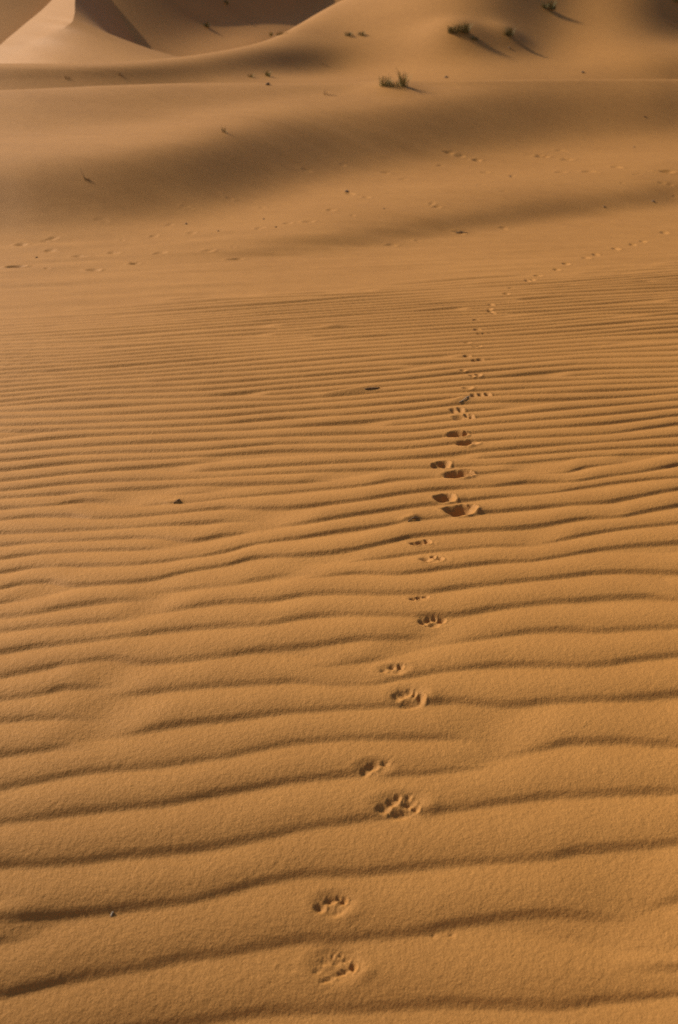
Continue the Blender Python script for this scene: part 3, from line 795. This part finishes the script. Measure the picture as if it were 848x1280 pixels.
for lab, u, v, r in (('speck of a pebble low on the left dune face', 46, 322, 1.2), ('pebble alone on the middle left dune face', 233, 280, 1.3), ('pebble left of the slanted terrace', 345, 284, 1.3),
                ('tiny pebble halfway up the left dune face', 273, 289, 1.1), ('pebble above the old tracks at mid left', 330, 274, 1.2), ('pebble just under the right crest on the smooth shade', 806, 146, 1.2),
                ('pebble near the right edge above the far prints', 817, 252, 1.8), ('small pebble under the terrace at right', 756, 259, 1.4), ('tiny pebble in the bright strip at centre right', 480, 261, 1.0),
                ('tiny pebble by the right old tracks', 793, 184, 1.2), ('small pebble on the bright slope near the middle', 638, 221, 1.2)):
    pebble(u, v, r, lab)

# ---------------------------------------------------------------- twigs lying on the ripples
def twig(name, pts, mat, label, cat='twig', offs=.0, sides=7):
    """pts: (u, v, height mm above sand, radius mm)"""
    P = []
    for (u, v, hm, rm) in pts:
        h = hit(u, v, Z); P.append((np.array((h[0], h[1], ground_z(h[0], h[1]) + hm * .35 / 1000)), rm * .65 / 1000))
    org = P[0][0].copy(); vs, fs = [], []
    fine = []
    for i in range(len(P) - 1):
        for k in range(4):
            t = k / 4; fine.append((P[i][0] * (1 - t) + P[i + 1][0] * t + np.array([random.uniform(-1, 1) for _ in range(3)]) * P[i][1] * .35, P[i][1] * (1 - t) + P[i + 1][1] * t))
    fine.append(P[-1])
    for i, (p, r) in enumerate(fine):
        a = fine[max(i - 1, 0)][0]; b = fine[min(i + 1, len(fine) - 1)][0]; d = (b - a) / (np.linalg.norm(b - a) + 1e-9)
        n1 = np.cross(d, (0, 0, 1)); n1 /= np.linalg.norm(n1) + 1e-9; n2 = np.cross(n1, d)
        for s in range(sides):
            an = 6.2832 * s / sides; vs.append(tuple(p - org + (n1 * math.cos(an) + n2 * math.sin(an)) * r * random.uniform(.85, 1.15)))
    for i in range(len(fine) - 1):
        for s in range(sides):
            fs.append((i * sides + s, i * sides + (s + 1) % sides, (i + 1) * sides + (s + 1) % sides, (i + 1) * sides + s))
    fs.append(tuple(range(sides))[::-1]); fs.append(tuple(range(len(vs) - sides, len(vs))))
    me = bpy.data.meshes.new(name); me.from_pydata(vs, [], fs); me.update(); me.materials.append(mat)
    for p_ in me.polygons: p_.use_smooth = True
    o = bpy.data.objects.new(name, me); C.objects.link(o); o.location = org
    return tag(o, label, cat, 'bits of twig on the sand')
twig('twig', [(456, 486.6, 3, 3), (461, 486.1, 7, 4), (466, 485.9, 5, 4.5), (471, 485.4, 7, 4), (475, 484.9, 3, 2)], TWIG, 'dark knotty twig at the end of a long drift tail, left of the trail')
twig('twig', [(574, 503, 2, 2), (580, 500.5, 8, 3), (584, 497.5, 12, 3.2), (588, 496, 10, 1.5)], PALE, 'pale bent twig sticking out of the sand beside the trail')
twig('twig', [(510, 652, 2, 1.5), (515, 649, 7, 2.2), (519, 647.6, 7, 3), (523, 648.4, 3, 2)], TWIG, 'brown twig on a small mound left of the widest pit')
twig('twig', [(217, 629, 2, 1.5), (221, 627, 6, 2.2), (224, 625.2, 8, 2.6), (227, 627.6, 2, 1.5)], TWIG, 'small dark twig alone in the left middle of the ripples')
twig('straw_stub', [(138.5, 1146, 0, 1.6), (140, 1143, 4, 2.2), (142, 1140.6, 6, 2.0)], PALE, 'tiny pale straw stub in a ripple at the lower left', 'straw')
twig('stick', [(571, 291.1, 8, 7), (577, 291, 14, 10), (584, 290.9, 6, 5)], TWIG, 'short brown stick lying flat at the foot of the dune', 'stick')
twig('straw_stub', [(752, 534.5, 0, 1), (754, 533, 3, 1.4), (756, 532.4, 2, 1)], PALE, 'tiny pale straw speck in the right middle of the ripples', 'straw') if False else None

# ---------------------------------------------------------------- light
W = bpy.data.worlds.new('World'); bpy.context.scene.world = W; W.use_nodes = True
nt = W.node_tree; bg = nt.nodes['Background']; sky = nt.nodes.new('ShaderNodeTexSky')
sky.sky_type = 'NISHITA'; sky.sun_disc = False; sky.sun_elevation = SUN_EL; sky.sun_rotation = SUN_AZ
sky.air_density = 1.0; sky.dust_density = 3.0; sky.ozone_density = 1.0
nt.links.new(sky.outputs[0], bg.inputs[0]); bg.inputs[1].default_value = .075
sl = bpy.data.lights.new('sun', 'SUN'); sl.energy = 4.6; sl.angle = R(.6); sl.color = (1, .87, .70)
so = bpy.data.objects.new('sun', sl); C.objects.link(so)
import mathutils
sd = mathutils.Vector((math.sin(SUN_AZ) * math.cos(SUN_EL), math.cos(SUN_AZ) * math.cos(SUN_EL), math.sin(SUN_EL)))
so.rotation_euler = sd.to_track_quat('Z', 'Y').to_euler()

# ---------------------------------------------------------------- camera
cd = bpy.data.cameras.new('camera'); cam = bpy.data.objects.new('camera', cd); C.objects.link(cam)
cam.location = (0, 0, H); cam.rotation_euler = (R(90) - PITCH, 0, 0)
cd.sensor_fit = 'VERTICAL'; cd.sensor_height = 36.0; cd.lens = 36.0 * F / 1280.0; cd.clip_start = .05; cd.clip_end = 3000
cd.dof.use_dof = True; cd.dof.focus_distance = 2.7; cd.dof.aperture_fstop = 4.8
sc = bpy.context.scene; sc.camera = cam; sc.cycles.use_denoising = False; sc.cycles.sample_clamp_indirect = .6; sc.cycles.max_bounces = 4; sc.cycles.diffuse_bounces = 1
sc.view_settings.view_transform = 'Standard'; sc.view_settings.look = 'None'; sc.view_settings.exposure = -0.24; sc.view_settings.gamma = 1
